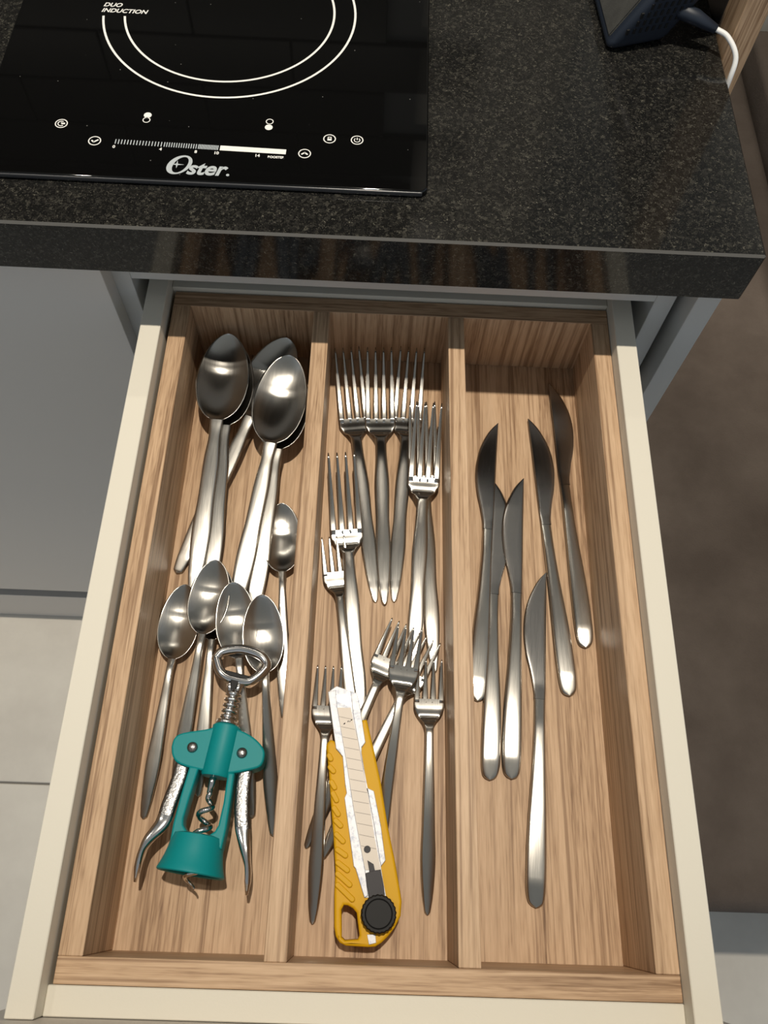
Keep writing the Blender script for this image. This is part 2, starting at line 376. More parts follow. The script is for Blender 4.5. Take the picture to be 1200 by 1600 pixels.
def lathe_bm(bm, prof, axis_o, seg=40, closed=False):
    """profile (r, y) turned about the Y axis through axis_o"""
    rings = []
    for r, y in prof:
        rings.append([bm.verts.new((axis_o[0]+r*math.cos(2*math.pi*j/seg), axis_o[1]+y, axis_o[2]+r*math.sin(2*math.pi*j/seg))) for j in range(seg)])
    for i in range(len(prof)-1):
        for j in range(seg): bm.faces.new((rings[i][j], rings[i][(j+1) % seg], rings[i+1][(j+1) % seg], rings[i+1][j]))
    return rings
def prism_mesh(name, outline, holes, z0, z1, bevel=0., res=2, soft=0):
    """flat outline with holes, extruded between two heights, edges rounded"""
    cu = bpy.data.curves.new(name, 'CURVE'); cu.dimensions = '2D'; cu.fill_mode = 'BOTH'
    cu.extrude = max((z1-z0)/2 - bevel, 1e-5); cu.bevel_depth = bevel; cu.bevel_resolution = res; cu.offset = -bevel
    for pts in [outline]+list(holes):
        if soft:
            q = catmull(list(pts)+[pts[0]], soft*len(pts))[:-1]; pts = [tuple(x) for x in q]
        sp = cu.splines.new('POLY'); sp.points.add(len(pts)-1); sp.use_cyclic_u = True
        for p, (x, y) in zip(sp.points, pts): p.co = (x, y, 0, 1)
    o = bpy.data.objects.new(name, cu); COL.objects.link(o)
    dg = bpy.context.evaluated_depsgraph_get(); me = bpy.data.meshes.new_from_object(o.evaluated_get(dg)); me.name = name
    bpy.data.objects.remove(o); bpy.data.curves.remove(cu)
    me.transform(Matrix.Translation((0,0,(z0+z1)/2)))
    return me
def text_mesh(name, body, size, shear=0., bold=0., sx=1.0, align='LEFT', h=.00005):
    cu = bpy.data.curves.new(name, 'FONT'); cu.body = body; cu.size = size; cu.shear = shear; cu.offset = bold; cu.extrude = h; cu.align_x = align
    o = bpy.data.objects.new(name, cu); COL.objects.link(o)
    dg = bpy.context.evaluated_depsgraph_get(); me = bpy.data.meshes.new_from_object(o.evaluated_get(dg)); me.name = name
    bpy.data.objects.remove(o); bpy.data.curves.remove(cu)
    me.transform(Matrix.Diagonal((sx, 1, 1, 1))); return me
def copy_tree(o, parent=None):
    c = o.copy(); COL.objects.link(c)
    if parent is not None: c.parent = parent; c.matrix_parent_inverse = o.matrix_parent_inverse
    for ch in list(o.children): copy_tree(ch, c)
    return c

# ---------------------------------------------------------------- the setting
fl = box('floor', (-2.2, -1.6, -.83), (2.4, 2.0, -.7925), M['grout'], None, 0); struct(fl)
tile_bm = bmesh.new(); add_box(tile_bm, (-.3985, -.3985, 0), (.3985, .3985, .0065), .0012); tile_me = bm_mesh(tile_bm, 'tile')
for i in range(5):
    for j in range(4):
        x = -.65 + .8*i - .4 - .4; y = .187 + .8*(j-1) - .4
        o = link('tile', tile_me, M['tile'], fl); o.location = Vector((x+.05, y, Z0-.7965)) - Vector(fl.location)
YW = 1.08
wb = box('wall_back', (-2.2, YW+.012, -.79), (.405, YW+.10, 1.85), M['wall_grout'], None, 0); struct(wb)
wt_bm = bmesh.new(); add_box(wt_bm, (-.1285, -.012, -.0355), (.1285, 0, .0355), .0012); wt_me = bm_mesh(wt_bm, 'tile')
for r in range(-5, 9):
    for c in range(-7, 3):
        x = -.1047 + .1295 + .259*c + (.1295 if r % 2 else 0); z = .45 + .0735*(r+.5) - .0735
        if x+.13 > .405 or z < .11: continue
        o = link('tile', wt_me, M['wall_tile'], wb); o.location = Vector((x, YW+.012, Z0+z)) - Vector(wb.location)
wf = box('wall_far', (.405, 1.40, -.79), (2.4, 1.50, 1.85), M['plaster'], None, 0); struct(wf)
ce = box('ceiling', (-2.6, -2.2, 1.80), (2.4, 1.5, 1.90), M['ceiling'], None, 0); struct(ce)
up = thing('added_wall_cabinet', 'unseen dark wall cabinet added over the granite counter for its reflection', 'cabinet', (-.6, .95, Z0+.68))  # unseen cabinet, added so the steel below has something dark to reflect
box('body', (-1.6, .75, .68), (.20, 1.079, 1.55), M['cabinet_dark'], up, .001)
for k in range(4): box('door', (-1.6+.45*k+.002, .731, .682), (-1.6+.45*k+.448, .749, 1.548), M['cabinet_dark'], up, .001)
hp = box('wood_panel', (.4035, .612, -.79), (.4215, .6445, .33), M['oak_z'], None, .0006); tag(hp, 'upright oak panel edge at the far right end of the counter', 'panel')
tc = box('tall_cabinet_side', (.4035, .6450, -.79), (.4215, 1.05, .34), M['cabinet_dark'], None, .0006); tag(tc, 'dark upright side panel just behind the oak panel edge', 'panel')

# ---------------------------------------------------------------- counter
YC = .4194; ZT = .1122; ZB = .0703; XR = .4021
bm = bmesh.new(); add_box(bm, (-1.6, YC, ZB), (XR, 1.078, ZT), .0015, 1)
ct = link('countertop', bm_mesh(bm, 'countertop'), M['granite']); ct.location = (0, 0, Z0)
tag(ct, 'black speckled granite countertop with polished front edge', 'countertop')
ct.data.materials.append(M['chip'])
for p in ct.data.polygons:
    n = p.normal
    if n.y < -.3 and n.z > .3: p.material_index = 1

# drawer cabinet under the counter's right end
YD = .4374; YP = .4534
dc = thing('drawer_cabinet', 'cream lined base cabinet with the open drawer under the counter end', 'cabinet', (.18, .70, 0))
box('end_panel', (.3838, YD, -.7895), (.4009, 1.05, .0698), M['taupe_light'], dc)
box('partition', (-.0408, YP, -.70), (-.0259, 1.04, .0695), M['taupe_light'], dc)
box('partition', (.3628, YP, -.70), (.3775, 1.04, .0695), M['taupe_light'], dc)
box('top_rail', (-.0258, YP, .0258), (.3627, YP+.015, .0695), M['taupe_light'], dc)
box('bottom_panel', (-.0258, YP, -.70), (.3627, 1.04, -.685), M['taupe_light'], dc)
box('back_panel', (-.0258, 1.041, -.70), (.3627, 1.05, .0695), M['taupe'], dc)
box('plinth', (-.0405, .448, -.7895), (.3835, .462, -.702), M['taupe'], dc)
box('lower_door', (-.0305, YD, -.634), (.3820, YP-.0005, -.20), M['taupe'], dc)
dr = box('drawer', (-.0024, .0001, -.0775), (.3352, .4646, -.0635), M['cream'], dc)           # the drawer's floor carries its boards
def sub(name, lo, hi, m): 
    lo = Vector(lo)+Vector((0,0,Z0)); hi = Vector(hi)+Vector((0,0,Z0)); bm = bmesh.new(); add_box(bm, lo-base(dc), hi-base(dc), .0005); return link(name, bm_mesh(bm, name), m, dr)
sub('side_board', (-.0175, -.0148, -.09), (-.0025, .4815, .0128), M['cream'])
sub('side_board', (.3353, -.0148, -.09), (.3503, .4815, .0128), M['cream'])
sub('front_board', (-.0024, -.0148, -.09), (.3352, -.0003, .0002), M['cream'])
sub('back_board', (-.0024, .4665, -.09), (.3352, .4810, .0030), M['cream'])
sub('drawer_front', (-.0330, -.0330, -.195), (.3835, -.0152, .052), M['taupe'])
for x in (-.0215, .3507):
    sub('slide_rail', (x, .02, -.062), (x+.0036, .80, -.02), M['zinc'])

# closed cabinet to the left
lc = thing('base_cabinet', 'closed taupe base cabinet left of the open drawer', 'cabinet', (-.35, .72, 0))
box('door', (-.62, YD, -.634), (-.0390, YP-.0003, .0560), M['taupe'], lc)
box('door', (-1.20, YD, -.634), (-.6235, YP-.0003, .0560), M['taupe'], lc)
box('side_panel', (-.0560, YP, -.70), (-.0412, 1.04, .0695), M['taupe_light'], lc)
box('bottom_panel', (-1.20, YP+.02, -.70), (-.0565, 1.04, -.685), M['cabinet_dark'], lc)
box('plinth', (-1.20, .448, -.7895), (-.0412, .462, -.693), M['taupe'], lc)

# ---------------------------------------------------------------- cooktop
T = DATA['cook']; ZG = .1172
ck = thing('induction_cooktop', 'black glass induction cooktop with white printed rings and touch controls', 'cooktop', (.04, .72, Z0+ZT))
def rrect(x0, y0, x1, y1, r, n=6):
    out = []
    for cx, cy, a0 in ((x1-r, y1-r, 0), (x0+r, y1-r, 90), (x0+r, y0+r, 180), (x1-r, y0+r, 270)):
        for k in range(n+1):
            a = math.radians(a0+90*k/n); out.append((cx+r*math.cos(a), cy+r*math.sin(a)))
    return out
cb = Vector((ck.location.x, ck.location.y, 0))
loc2 = lambda x, y: (x-cb.x, y-cb.y)
me = prism_mesh('glass_plate', [loc2(*p) for p in rrect(-.1105, .4560, .1860, .985, .006)], [], .0006, ZG-ZT, .0012, 2)
gl = link('glass_plate', me, M['black_glass'], ck)
me = prism_mesh('edge_trim', [loc2(*p) for p in rrect(-.1095, .4572, .1850, .984, .005)], [], .0001, .0030, 0)
link('edge_trim', me, M['black_plastic'], ck)
me = prism_mesh('front_bevel', [loc2(*p) for p in rrect(-.1070, .4556, .1825, .4580, .0008)], [], .0012, .0044, .0006)
link('front_bevel', me, M['edge_glass'], ck)
HZ = ZG-ZT
def flat(name, me, x, y, m, parent=ck, rz=0):
    o = link(name, me, m, parent); o.location = (*loc2(x, y), HZ+.00006); o.rotation_euler.z = rz; return o
def ring_me(name, r, w, a0=0, a1=360, n=96, sy=1.0):
    bm = bmesh.new(); k = n
    A = []; full = abs(a1-a0) >= 360
    for i in range(k + (0 if full else 1)):
        a = math.radians(a0+(a1-a0)*i/k)
        A.append((bm.verts.new((r*math.cos(a), sy*r*math.sin(a), 0)), bm.verts.new(((r-w)*math.cos(a), sy*(r-w)*math.sin(a), 0))))
    for i in range(k):
        p, q = A[i], A[(i+1) % len(A)]; bm.faces.new((p[0], q[0], q[1], p[1]))
    me = bpy.data.meshes.new(name); bm.to_mesh(me); bm.free(); return me
xO, yO, rO = T['ringO']; xI, yI, rI = T['ringI']
flat('zone_ring', ring_me('zone_ring', rO+.0006, .0016, 187, 360+158, 120), xO, yO, M['print_white'])
flat('zone_ring', ring_me('zone_ring', rI+.0006, .0016, 188.5, 360+158, 120), xI, yI, M['print_white'])
flat('lettering', text_mesh('lettering', 'INDUCTION', .0060, .28, .00012, .97), -.0520, .6192, M['print_white'])
flat('lettering', text_mesh('lettering', 'DUO', .0060, .28, .00012, .97), -.0516, .6256, M['print_white'])
def icon(key, glyph):
    x, y = T[key]; o = flat('touch_icon', ring_me('touch_icon', .0042, .0007, 0, 360, 40), x, y, M['print_white'])
    bm = bmesh.new()
    def bar(x0, y0, x1, y1, w=.0008):
        d = Vector((x1-x0, y1-y0, 0)); n = Vector((-d.y, d.x, 0)).normalized()*w/2; a = Vector((x0, y0, 0)); b = Vector((x1, y1, 0))
        bm.faces.new([bm.verts.new(v) for v in (a-n, b-n, b+n, a+n)])
    if glyph == 'down': bar(-.0021, .0004, -.0003, -.0012, .0011); bar(-.0007, -.0013, .0023, .0012, .0011)
    if glyph == 'up': bar(-.0021, -.0009, .0003, .0011, .0011); bar(-.0002, .0011, .0021, -.0009, .0011)
    if glyph == 'lock':
        bar(-.0014, -.0007, .0014, -.0007, .0018); bar(-.001, 0, -.001, .0014, .0006); bar(.001, 0, .001, .0014, .0006); bar(-.0012, .0016, .0012, .0016, .0006)
    if glyph == 'power':
        bar(0, .0001, 0, .0022, .0006)
        for i in range(9):
            a0 = math.radians(130+280*i/9); a1 = math.radians(130+280*(i+1)/9); bar(.0019*math.cos(a0), .0019*math.sin(a0), .0019*math.cos(a1), .0019*math.sin(a1), .0006)
    if glyph == 'timer':
        for i in range(10):
            a0 = math.radians(60+250*i/10); a1 = math.radians(60+250*(i+1)/10); bar(.0022*math.cos(a0), .0022*math.sin(a0), .0022*math.cos(a1), .0022*math.sin(a1), .0007)
        bar(0, 0, 0, .0013, .0006); bar(0, 0, .0024, .0002, .0014)
    me = bpy.data.meshes.new('glyph'); bm.to_mesh(me); bm.free()
    g = link('glyph', me, M['print_white'], o)
for k, g in (('icon0','timer'), ('icon1','down'), ('lock','lock'), ('power','power'), ('up','up')): icon(k, g)
def dot(key, solid):
    x, y = T[key]; r = .0026
    if solid:
        bm = bmesh.new(); bmesh.ops.create_circle(bm, cap_ends=True, segments=28, radius=r); me = bpy.data.meshes.new('zone_dot'); bm.to_mesh(me); bm.free()
    else: me = ring_me('zone_dot', r, .0006, 0, 360, 28)
    flat('zone_dot', me, x, y, M['print_white'])
dot('dotA', 1); dot('dotB', 0); dot('dotC', 0); dot('dotD', 1)
x0, yb = T['bar0']; x1 = T['bar1'][0]; x2, y2 = T['bar2']; ang = math.atan2(y2-yb, x2-x0)
bm = bmesh.new(); xx = x0; hb = .0021
def tick(x, w, h): bm.faces.new([bm.verts.new((a-x0, b, 0)) for a, b in ((x, -h), (x+w, -h), (x+w, h), (x, h))])
while xx < x1-.0008:
    f = (xx-x0)/(x1-x0); step = .0020 if f < .44 else (.0016 if f < .78 else .00105)
    tick(xx, .00065, hb); xx += step
me = bpy.data.meshes.new('slider_ticks'); bm.to_mesh(me); bm.free(); o = flat('slider_ticks', me, x0, yb, M['print_grey'], rz=ang); o['kind'] = 'stuff'
bm = bmesh.new(); tick(x1, x2-x1, hb*1.05); me = bpy.data.meshes.new('slider_bar'); bm.to_mesh(me); bm.free(); flat('slider_bar', me, x0, yb, M['print_white'], rz=ang)
for k, s in (('n0','0'), ('n4','4'), ('n8','8'), ('n10','10'), ('n14','14')):
    flat('slider_number', text_mesh('slider_number', s, .0034, 0, .0001, 1, 'CENTER'), T[k][0], T[k][1]-.0012, M['print_white'])
flat('slider_number', text_mesh('slider_number', 'BOOSTER', .0027, 0, .0001, .9), T['boost'][0]-.0003, T['boost'][1]-.0010, M['print_white'])
# maker's script word: an open swash O with a star, then the small letters
lg = flat('logo', ring_me('logo', 1, .01, 0, 1, 1), .0250, .4700, M['print_grey'])
bm = bmesh.new(); A = []
for i in range(64):
    a = 2*math.pi*i/64; ox, oy = .0076*math.cos(a), .0086*math.sin(a); ix, iy = .0045*math.cos(a)+.0006, .0071*math.sin(a)
    sh = .30; A.append((bm.verts.new((ox+sh*oy, oy, 0)), bm.verts.new((ix+sh*iy, iy, 0))))
for i in range(64):
    p, q = A[i], A[(i+1) % 64]; bm.faces.new((p[0], q[0], q[1], p[1]))
sv = []
for i in range(8):
    a = math.pi*i/4; r = (.0048 if i % 4 == 0 else .0036) if i % 2 == 0 else .0008; sv.append(bm.verts.new((-.0016+r*math.cos(a), .0002+r*math.sin(a), .00002)))
bm.faces.new(sv); bm.to_mesh(lg.data); bm.free()
flat('logo', text_mesh('logo', 'ster', .0165, .28, .00045, .93), .0300, .4622, M['print_grey'])
flat('logo', text_mesh('logo', '.', .0120, 0, .0003, 1), .0556, .4622, M['print_grey'])

# ---------------------------------------------------------------- cutlery tray
FZ = -.0600; TW = .335; TL = .4649; TB = .0132
tr = thing('cutlery_tray', 'oak laminate cutlery tray with three long compartments in the open drawer', 'tray', (TW/2, TL/2, Z0-.0634))
box('tray_base', (.0002, .0002, -.0634), (TW-.0002, TL-.0002, FZ), M['oak_y'], tr, 0)
box('front_board', (0, 0, FZ+.0001), (TW, .0131, 0), M['oak_x'], tr)
bk = box('back_board', (0, TL-TB, FZ+.0001), (TW, TL, 0), M['oak_z'], tr); bk.data.materials.append(M['oak_x'])
for p in bk.data.polygons:
    if p.normal.z > .7: p.material_index = 1
box('side_board', (0, .0132, FZ+.0001), (TB, TL-TB-.0001, 0), M['oak_y'], tr)
box('side_board', (TW-TB, .0132, FZ+.0001), (TW, TL-TB-.0001, 0), M['oak_y'], tr)
def divider(xa, xb, w):
    ya, yb = .0132, TL-TB-.0001; bm = bmesh.new(); b = base(tr)-Vector((0,0,Z0)); V = []
    for z in (FZ+.0001, 0):
        for x, y in ((xa, ya), (xa+w, ya), (xb+w, yb), (xb, yb)): V.append(bm.verts.new(Vector((x, y, z))-b))
    for f in ((3,2,1,0), (4,5,6,7), (0,1,5,4), (1,2,6,5), (2,3,7,6), (3,0,4,7)): bm.faces.new([V[i] for i in f])
    bmesh.ops.bevel(bm, geom=bm.edges[:], offset=.0004, segments=1, affect='EDGES'); link('divider', bm_mesh(bm, 'divider'), M['oak_y'], tr)
divider(.1098, .1077, .0124); divider(.2148, .2110, .0123)

# ---------------------------------------------------------------- cutlery
def spoon(name, L, bowl, bw, depth, neck, hmax, tail, zn, zt, label):
    t = thing(name, label, 'spoon')
    un = 1-bowl
    keys = [(0, .0004, .0012), (.006, tail*.62, .0014), (.02, tail*.9, .0018), (.10, tail+(hmax-tail)*.55, .0032), (.22, hmax, .0046), (.34, hmax*.86, .0058),
            (.48, neck*1.28, .0072), (un-.06, neck, .0086), (un, neck*1.15, zn)]
    K = catmull(keys, 60); st = []
    for u, w, z in K:
        th = .0018+.0012*max(0, min(1, (u-.25)/.3)); st.append((u*L, -w, w, z, th, -.0006 if u > .06 else -.0002))
    sheet('handle', st, M['steel'], t, 10, 6.0, (True, False))
    st = []; N = 44
    for i in range(N):
        s = i/(N-1); s = .5-.5*math.cos(math.pi*s); u = un+bowl*s
        e = max(0., 1-(2*s-1)**2)**.5; egg = e*(1.0+.10*(1-2*s))
        w = max(.0003, bw*egg)
        if s < .16: k = (1-s/.16)**2; w = max(w, neck*1.15*k + w*(1-k)*1.0)
        rim = .0098 + (-.0010-.0)*math.sin(math.pi*min(1, s*1.0))
        rim = zn+(zt-zn)*s
        d = depth*(e**1.5)*(1.05 if s < .6 else 1.0)
        st.append((u*L, -w, w, rim-d, .0013, d))
    sheet('bowl', st, M['steel'], t, 16, 6.0, (False, True))
    t['tip'] = zt; t['L'] = L
    return t
def fork(name, L, root, neck_u, hw, neck, hmax, tail, label):
    t = thing(name, label, 'fork')
    zr = .0035
    rise = lambda u, k, s0, c: .0026 + k*((u-s0)*L - c*(1-math.exp(-(u-s0)*L/c)))       # dish floor, then tines curving up
    s0 = root-.055 if L > .2 else root-.075; k, c = (.55, .029) if L > .2 else (.27, .022)
    prof = [(0, .0012), (.10, .0028), (.25, .0048), (.42, .0066), (neck_u-.05, .0080), (neck_u+.015, .0070)]
    prof += [(u, rise(u, k, s0, c)) for u in (s0, (s0+root)/2, root, root+(1-root)*.2, root+(1-root)*.45, root+(1-root)*.72, 1.0)]
    ztip = prof[-1][1]
    pu = [p[0] for p in prof]; PC = catmull(prof, 200)
    zf = lambda u: float(np.interp(u, PC[:,0], PC[:,1]))
    keys = [(0, .0004), (.006, tail*.6), (.02, tail*.92), (.09, tail+(hmax-tail)*.6), (.20, hmax), (.32, hmax*.88), (.46, neck*1.3), (neck_u-.07, neck*1.02), (neck_u, neck)]
    st = [(u*L, -w, w, zf(u), .0018+.0010*max(0, min(1, (u-.25)/.3)), -.0005 if u > .06 else -.0002) for u, w in catmull(keys, 56)]
    sheet('handle', st, M['steel'], t, 10, 6.0, (True, False))
    hk = [(neck_u, neck), (neck_u+(root-neck_u)*.22, neck*1.5), (neck_u+(root-neck_u)*.48, hw*.80), (neck_u+(root-neck_u)*.72, hw*.985), (root-.004, hw), (root+.004, hw*1.0)]
    st = [(u*L, -w, w, zf(u), .0018, .0006*min(1, (u-neck_u)*12)) for u, w in catmull(hk, 26)]
    hd = sheet('head', st, M['steel'], t, 16, 8.0, (False, False))
    tw = hw*2/4*.80; pitch = (2*hw-tw)/3
    for k in range(4):
        cx = -hw+tw/2+pitch*k; st = []
        for i in range(16):
            s = i/15; u = root-.012+(1-root+.012)*s; w = tw/2*(1-.66*max(0, (s-.10)/.90)); w = w if i < 15 else w*.45
            c2 = cx*(1-.02*s); st.append((u*L, c2-w, c2+w, zf(u)+.0006*(cx/hw)**2, .0018-.0006*s, 0))
        sheet('tine', st, M['steel'], hd, 6, 4.0)
    t['tip'] = ztip; t['L'] = L
    return t
def knife(name, L, side, label):
    t = thing(name, label, 'knife')
    hk = [(0, -.0004, .0004), (.006, -.0034, .0034), (.02, -.0056, .0052), (.06, -.0070, .0060), (.14, -.0074, .0058), (.24, -.0070, .0050), (.36, -.0058, .0038), (.48, -.0052, .0028), (.555, -.0054, .0024), (.585, -.0056, .0023)]
    st = []
    for u, a, b in catmull(hk, 48):
        th = .0042*min(1, .45+u*9) if u < .5 else .0042-(u-.5)*.022
        xl, xr = (a, b) if side < 0 else (-b, -a); st.append((u*L, xl, xr, .0023+.0006*math.sin(min(1, u/.58)*math.pi), th, -.0001))
    sheet('handle', st, M['steel'], t, 10, 4.5, (True, False))
    bk = [(.58, -.0058, .0022), (.605, -.0062, .0022), (.66, -.0088, .0020), (.72, -.0124, .0017), (.79, -.0146, .0013), (.85, -.0143, .0010), (.90, -.0122, .0008), (.95, -.0080, .0006), (.98, -.0040, .0004), (1.0, -.0003, .0003)]
    st = []
    for u, a, b in catmull(bk, 44):
        xl, xr = (a, b) if side < 0 else (-b, -a); st.append((u*L, xl, xr, .0024, .0016 if u > .62 else .0016+(.62-u)*.03, 0))
    sheet('blade', st, M['blade_steel'], t, 10, 6.0, (False, True))
    t['tip'] = .0024; t['L'] = L
    return t
def place(t, d, Lgiven=None):
    """tip and tail heights fix the pitch; the given length runs from the tip towards the tail"""
    tip = Vector(d[:3]); tail = Vector(d[3:6]); L = t['L']
    h = Vector((tip.x-tail.x, tip.y-tail.y, 0)).normalized()
    dz = (tip.z-t['tip']) - (tail.z-.0016); a = math.asin(max(-.3, min(.3, dz/L)))
    end = Vector((tip.x, tip.y, 0)) - h*L*math.cos(a)
    t.location = (end.x, end.y, tail.z-.0016 + Z0)
    t.rotation_euler = (a, 0, math.atan2(h.y, h.x)-math.pi/2)
    return t
def setof(maker, data, labels, group):
    first = {}
    for n, d in data.items():
        side = d[6] if len(d) > 6 else 0
        if side not in first: t = first[side] = maker(side)
        else: t = copy_tree(first[side])
        t['label'] = labels[n]; t['group'] = group; place(t, d)
SP = DATA['spoons']
big = {k: v for k, v in SP.items() if k.startswith('ts')}; tea = {k: v for k, v in SP.items() if k.startswith('tea')}
setof(lambda s: spoon('table_spoon', .2070, .36, .0203, .0085, .0046, .0070, .0045, .0098, .0130, ''), big, {
    'ts1u': 'large steel tablespoon on top of the leftmost nested pair, nearest the tray side',
    'ts1l': 'large steel tablespoon nested underneath the leftmost tablespoon, its rim peeking out right',
    'ts2': 'large steel tablespoon lying slantwise at the bottom, its handle end showing left under the others',
    'ts3u': 'large steel tablespoon on top of the right pair, bowl against the first divider',
    'ts3l': 'large steel tablespoon nested underneath the right pair beside the first divider'}, 'tablespoons at the back of the left compartment')
setof(lambda s: spoon('teaspoon', .156, .345, .0143, .0062, .0025, .0048, .0028, .0080, .0085, ''), tea, {
    'tea0': 'small steel teaspoon lying alone along the first divider, behind the others',
    'tea1': 'small steel teaspoon farthest left, handle left of the teal corkscrew',
    'tea2': 'small steel teaspoon lying uppermost at the back of the cluster above the corkscrew',
    'tea5': 'small steel teaspoon hidden mostly under the rear teaspoon, only its handle clear',
    'tea3': 'small steel teaspoon in the middle behind the corkscrew ring, overlapped on its right',
    'tea4': 'small steel teaspoon right of the corkscrew ring, on top of its neighbour'}, 'teaspoons around the corkscrew')
FK = DATA['forks']
setof(lambda s: fork('dinner_fork', .2075, .735, .645, .0122, .0042, .0056, .0026, ''), {k: v for k, v in FK.items() if k[0] == 'F'}, {
    'F1': 'large steel dinner fork at the back left of the middle compartment',
    'F2': 'large steel dinner fork in the centre of the back row of three',
    'F3': 'large steel dinner fork at the right of the back row of three',
    'F4': 'large steel dinner fork on top by the second divider, in front of the back row',
    'F5': 'large steel dinner fork underneath the one by the second divider, handle to its right',
    'F6': 'large steel dinner fork pointing left, handle running down under the yellow cutter'}, 'dinner forks in the middle compartment')
setof(lambda s: fork('dessert_fork', .158, .83, .705, .0103, .0028, .0047, .0024, ''), {k: v for k, v in FK.items() if k[0] == 'G'}, {
    'G1': 'small steel dessert fork by the first divider, beside the left pointing dinner fork',
    'G2': 'small steel dessert fork tilted right at the left of the crossed bunch above the cutter',
    'G3': 'small steel dessert fork uppermost and upright in the crossed bunch above the cutter',
    'G4': 'small steel dessert fork lowest in the crossed bunch, tines pointing at the second divider',
    'G5': 'small steel dessert fork lying alone right of the yellow cutter',
    'G6': 'small steel dessert fork lying along the left of the yellow cutter'}, 'dessert forks in the middle compartment')
setof(lambda s: knife('table_knife', .2235, s, ''), DATA['knives'], {
    'K1': 'steel table knife farthest left, against the second divider',
    'K2': 'steel table knife second from the left, blade partly under its neighbour',
    'K3': 'steel table knife third from the left, blade overlapping the second knife',
    'K4': 'steel table knife just left of the rightmost knife, slanting the same way',
    'K5': 'steel table knife farthest right and farthest back',
    'K6': 'steel table knife lying nearest the front, with pale broad handle'}, 'table knives in the right compartment')

# ---------------------------------------------------------------- corkscrew
K = DATA['cork']
cs = thing('winged_corkscrew', 'teal winged corkscrew with chrome levers lying on the teaspoons', 'corkscrew', (K['o'][0], K['o'][1], K['o'][2]+Z0+.004), (-.05, 0, K['ang']))
wing = K['wing']
frame = [(-.0160,.058), (-.0170,.040), (-.0172,.024), (-.0165,.014), (.0150,.014), (.0150,.026), (.0140,.040), (.0125,.058), (.0082,.058), (.0098,.040),
         (.0098,.0268), (.0085,.0232), (.0055,.0205), (.0015,.0192), (-.0030,.0192), (-.0080,.0208), (-.0110,.0240), (-.0118,.0275), (-.0112,.040), (-.0100,.058)]
me = prism_mesh('body', frame, [], -.0065, .0065, .0012, 2)
bm = bmesh.new(); bm.from_mesh(me); bpy.data.meshes.remove(me)
me2 = prism_mesh('wing', wing, [], -.0075, .0062, .0012, 2, soft=4); bm.from_mesh(me2); bpy.data.meshes.remove(me2)
lathe_bm(bm, [(.0001,.0869), (.0080,.0869), (.0092,.0858), (.0094,.0560), (.0086,.0546), (.0060,.0543), (.0001,.0543)], (.0006, 0, .0012), 40)
lathe_bm(bm, [(.0001,.0205), (.0120,.0205), (.0152,.0196), (.0160,.0165), (.0168,.0110), (.0178,.0065), (.0192,.0022), (.0202,-.0002), (.0203,-.0012), (.0196,-.0018), (.0186,-.0012), (.0172,.0030), (.0158,.0090), (.0150,.0150), (.0001,.0155)], (-.0012, 0, -.0005), 56)
bmesh.ops.recalc_face_normals(bm, faces=bm.faces); me = bpy.data.meshes.new('body'); bm.to_mesh(me); bm.free(); smooth(me)
bod = link('body', me, M['teal'], cs); es = bod.modifiers.new('edges', 'EDGE_SPLIT'); es.split_angle = math.radians(38)
bm = bmesh.new(); pts = [(-.0008,.0570,.001), (-.0008,.0520,.001), (-.0006,.0450,.001)]; rad = [.0022,.0022,.0020]
n = 150
for i in range(n):
    s = i/(n-1); y = .0450-.0540*s; a = 2*math.pi*(.0450-y)/.0118; r = .0043*min(1, s*5)*(1 if s < .9 else 1-(s-.9)*4)
    pts.append((-.0002+.0010*s+r*math.sin(-a-.6), y, .001+r*math.cos(-a-.6))); rad.append(.00165*(1 if s < .85 else 1-(s-.85)*4.5))
tube_bm(bm, pts, rad, 10); link('screw', bm_mesh(bm, 'screw', True), M['chrome'], cs)
bm = bmesh.new(); prof = [(.0001,.0868), (.0066,.0870), (.0068,.0885), (.0066,.0900), (.0040,.0905)]
y = .0905
for k in range(5): prof += [(.0034,y+.0002), (.0036,y+.0006), (.0050,y+.0012), (.0052,y+.0020), (.0050,y+.0027), (.0036,y+.0033)]; y += .0037
prof += [(.0036,y+.001), (.0001,y+.001)]
lathe_bm(bm, prof, (-.0004, 0, .001), 28); link('toothed_shaft', bm_mesh(bm, 'toothed_shaft', True), M['chrome'], cs)
rc = [(-.0175,.1300), (-.0140,.1352), (-.0030,.1385), (.0090,.1372), (.0162,.1322), (.0158,.1265), (.0105,.1196), (.0048,.1172), (-.0060,.1180), (-.0125,.1215)]
q = catmull(rc+[rc[0]], 80)[:-1]
bm = bmesh.new(); tube_bm(bm, [(x, y, .001) for x, y in q], .0033, 12, closed=True)
add_ = [(-.0044,.1172,.001), (-.0038,.1120,.001), (-.0026,.1082,.001)]; tube_bm(bm, add_, [.0026,.0024,.0020], 8)
add_ = [(.0030,.1168,.001), (.0016,.1120,.001), (.0012,.1082,.001)]; tube_bm(bm, add_, [.0026,.0024,.0020], 8)
lathe_bm(bm, [(.0001,.1110), (.0030,.1108), (.0034,.1085), (.0034,.1065), (.0001,.1062)], (-.0008, 0, .001), 20)
link('bottle_opener_ring', bm_mesh(bm, 'bottle_opener_ring', True), M['chrome'], cs)
me = prism_mesh('opener_tooth', [(-.0085,.1222), (.0075,.1205), (.0070,.1180), (.0018,.1172), (.0004,.1098), (-.0026,.1098), (-.0044,.1178), (-.0080,.1192)], [], -.0012, .0040, .0006)
tk = link('opener_tooth', me, M['black_plastic'], cs); tk['label'] = 'black insert at the foot of the ring'
